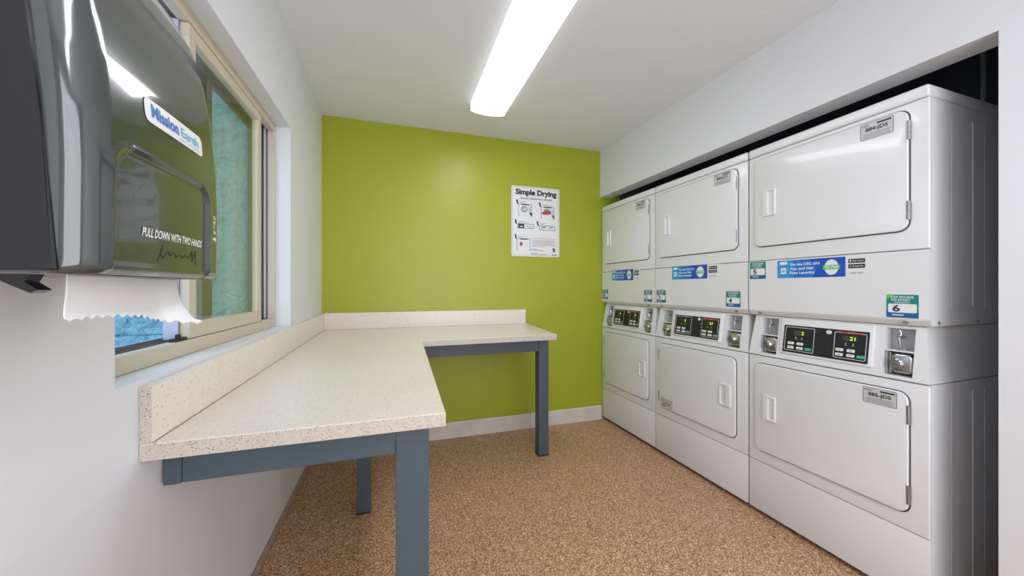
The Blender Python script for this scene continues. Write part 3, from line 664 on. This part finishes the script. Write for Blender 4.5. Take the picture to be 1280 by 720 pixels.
# dark side plates of the housing, ahead of the wall
for sx in (-1, 1):
    b = new()
    pts = [(-0.0005, 1.19), (-0.183, 1.19), (-0.172, 1.34), (-0.158, 1.48), (-0.138, 1.58), (-0.10, 1.645), (-0.05, 1.67), (-0.0005, 1.678)]
    prism(b, pts, sx*0.1405, sx*0.1495, 'x')
    bmesh.ops.bevel(b, geom=[e for e in b.edges], offset=0.002, segments=1, affect='EDGES')
    sp = obj('side_plate', b, M['smoke_dark'], dp)
b = new(); prism(b, [(-0.12, 1.478), (-0.128, 1.487), (-0.160, 1.470), (-0.158, 1.463)], -0.1515, -0.1490, 'x'); obj('side_rib', b, M['rubber'], dp)
b = new(); box(b, -0.138, -0.188, 1.1885, 0.138, -0.172, 1.1995, 0.002); box(b, -0.138, -0.150, 1.1885, 0.138, -0.03, 1.1995, 0.002); obj('bottom_plate', b, M['smoke_dark'], dp)
b = new(); prism(b, [(-0.150, 1.187), (-0.120, 1.187), (-0.132, 1.178), (-0.150, 1.168), (-0.156, 1.171), (-0.146, 1.179)], -0.128, -0.112, 'x'); obj('lever', b, M['smoke_dark'], dp)
# label and lettering follow the cover's front
def wrap(o, off):
    for v in o.data.vertices: v.co.y = front(v.co.x, v.co.z)-off+ (v.co.y)
    return o
def lab_quad(x0, z0, x1, z1, off, m, name, r, slope=0.0):
    b = new(); n = 24
    ring_ = rr(x0, z0, x1, z1, r, 4)
    f_ = [b.verts.new((px, 0, pz)) for px, pz in ring_]; b.faces.new(f_)
    bmesh.ops.triangulate(b, faces=b.faces)
    bmesh.ops.subdivide_edges(b, edges=b.edges, cuts=4, use_grid_fill=True)
    for v in b.verts: v.co.y = front(v.co.x, v.co.z)-off
    o = obj(name, b, m, dp)
    return o
lb = lab_quad(-0.062, 1.378, 0.075, 1.408, 0.0008, M['white_print'], 'brand_label', 0.008)
tag(lb, 'white label with blue lettering')
wrap(text('Mission', -0.050, 1.386, 0.008, 1.403, 0, M['blue_print'], lb, bold=0.03), 0.0014)
wrap(text('Earth', 0.014, 1.388, 0.062, 1.401, 0, M['aqua'], lb, bold=0.02), 0.0014)
wrap(text('paper towel system', 0.010, 1.3815, 0.066, 1.3845, 0, M['grey_print'], lb, bold=0.0), 0.0014)
wrap(text('PULL DOWN WITH TWO HANDS', -0.066, 1.236, 0.074, 1.247, 0, M['white_print'], dp, bold=0.02, shear=0.25), 0.0009)
wrap(text('PUSH\nHERE\nTO\nOPEN', 0.1020, 1.262, 0.1120, 1.292, 0, M['white_print'], dp, bold=0.02), 0.0009)
b = new(); prism(b, [(0.101, 1.252), (0.109, 1.252), (0.109, 1.249), (0.114, 1.2535), (0.109, 1.258), (0.109, 1.255), (0.101, 1.255)], -0.0002, 0, 'y'); wrap(obj('arrow', b, M['white_print'], dp), 0.0009)
# scratched signature in the lower window
sig = [(-0.036, 1.208), (-0.028, 1.222), (-0.024, 1.230), (-0.030, 1.220), (-0.026, 1.211), (-0.018, 1.219), (-0.012, 1.222), (-0.010, 1.216), (-0.004, 1.221), (0.002, 1.220), (0.003, 1.214), (0.010, 1.219), (0.016, 1.219), (0.019, 1.215), (0.026, 1.220), (0.034, 1.217), (0.042, 1.221), (0.046, 1.228), (0.047, 1.212), (0.052, 1.221), (0.056, 1.229), (0.057, 1.208)]
b = new(); tube(b, [(x, 0, z) for x, z in sig], 0.00035, 5); wrap(obj('scratched_mark', b, M['rubber'], dp), 0.0004)

# paper towel hanging from the slot
def paper():
    b = new(); n, m = 96, 22; G = []
    random.seed(3)
    for i in range(n+1):
        u = i/n; x = -0.103+0.206*u
        zb = 1.136-0.010*u-0.016*max(0, u-0.55)**1.3*2
        tooth = 0.0065*(2*abs((u*15+0.25*math.sin(u*9)) % 1-0.5))*(0.5+random.random()*0.5)
        zb += 0.003*math.sin(u*5)
        col = []
        for j in range(m+1):
            v = j/m
            z = 1.1878+(zb-1.1878)*v+tooth*sstep(0.86, 1.0, v)
            out = 0.0015*math.sin(u*6)+0.010*max(0, v-0.35)**1.5*(0.3+u)+0.020*sstep(0.75, 1.0, u)*v**2.2
            out += 0.0015*math.sin(v*6.0)*v
            xx = x+0.018*sstep(0.80, 1.0, u)*v**2.5-0.004*(1-u)**6*v
            col.append(b.verts.new((xx, -0.161-out, z)))
        G.append(col)
    for A, B in zip(G, G[1:]):
        for j in range(m): b.faces.new((A[j], B[j], B[j+1], A[j+1]))
    o = obj('paper_towel', b, M['paper'], None, True)
    sm = o.modifiers.new('solid', 'SOLIDIFY'); sm.thickness = 0.0004
    o.location = (WL, 0.615, 0); o.rotation_euler = (0, 0, math.radians(90))
    return tag(o, 'white paper towel with torn edge hanging from the dispenser', 'paper towel')
paper()
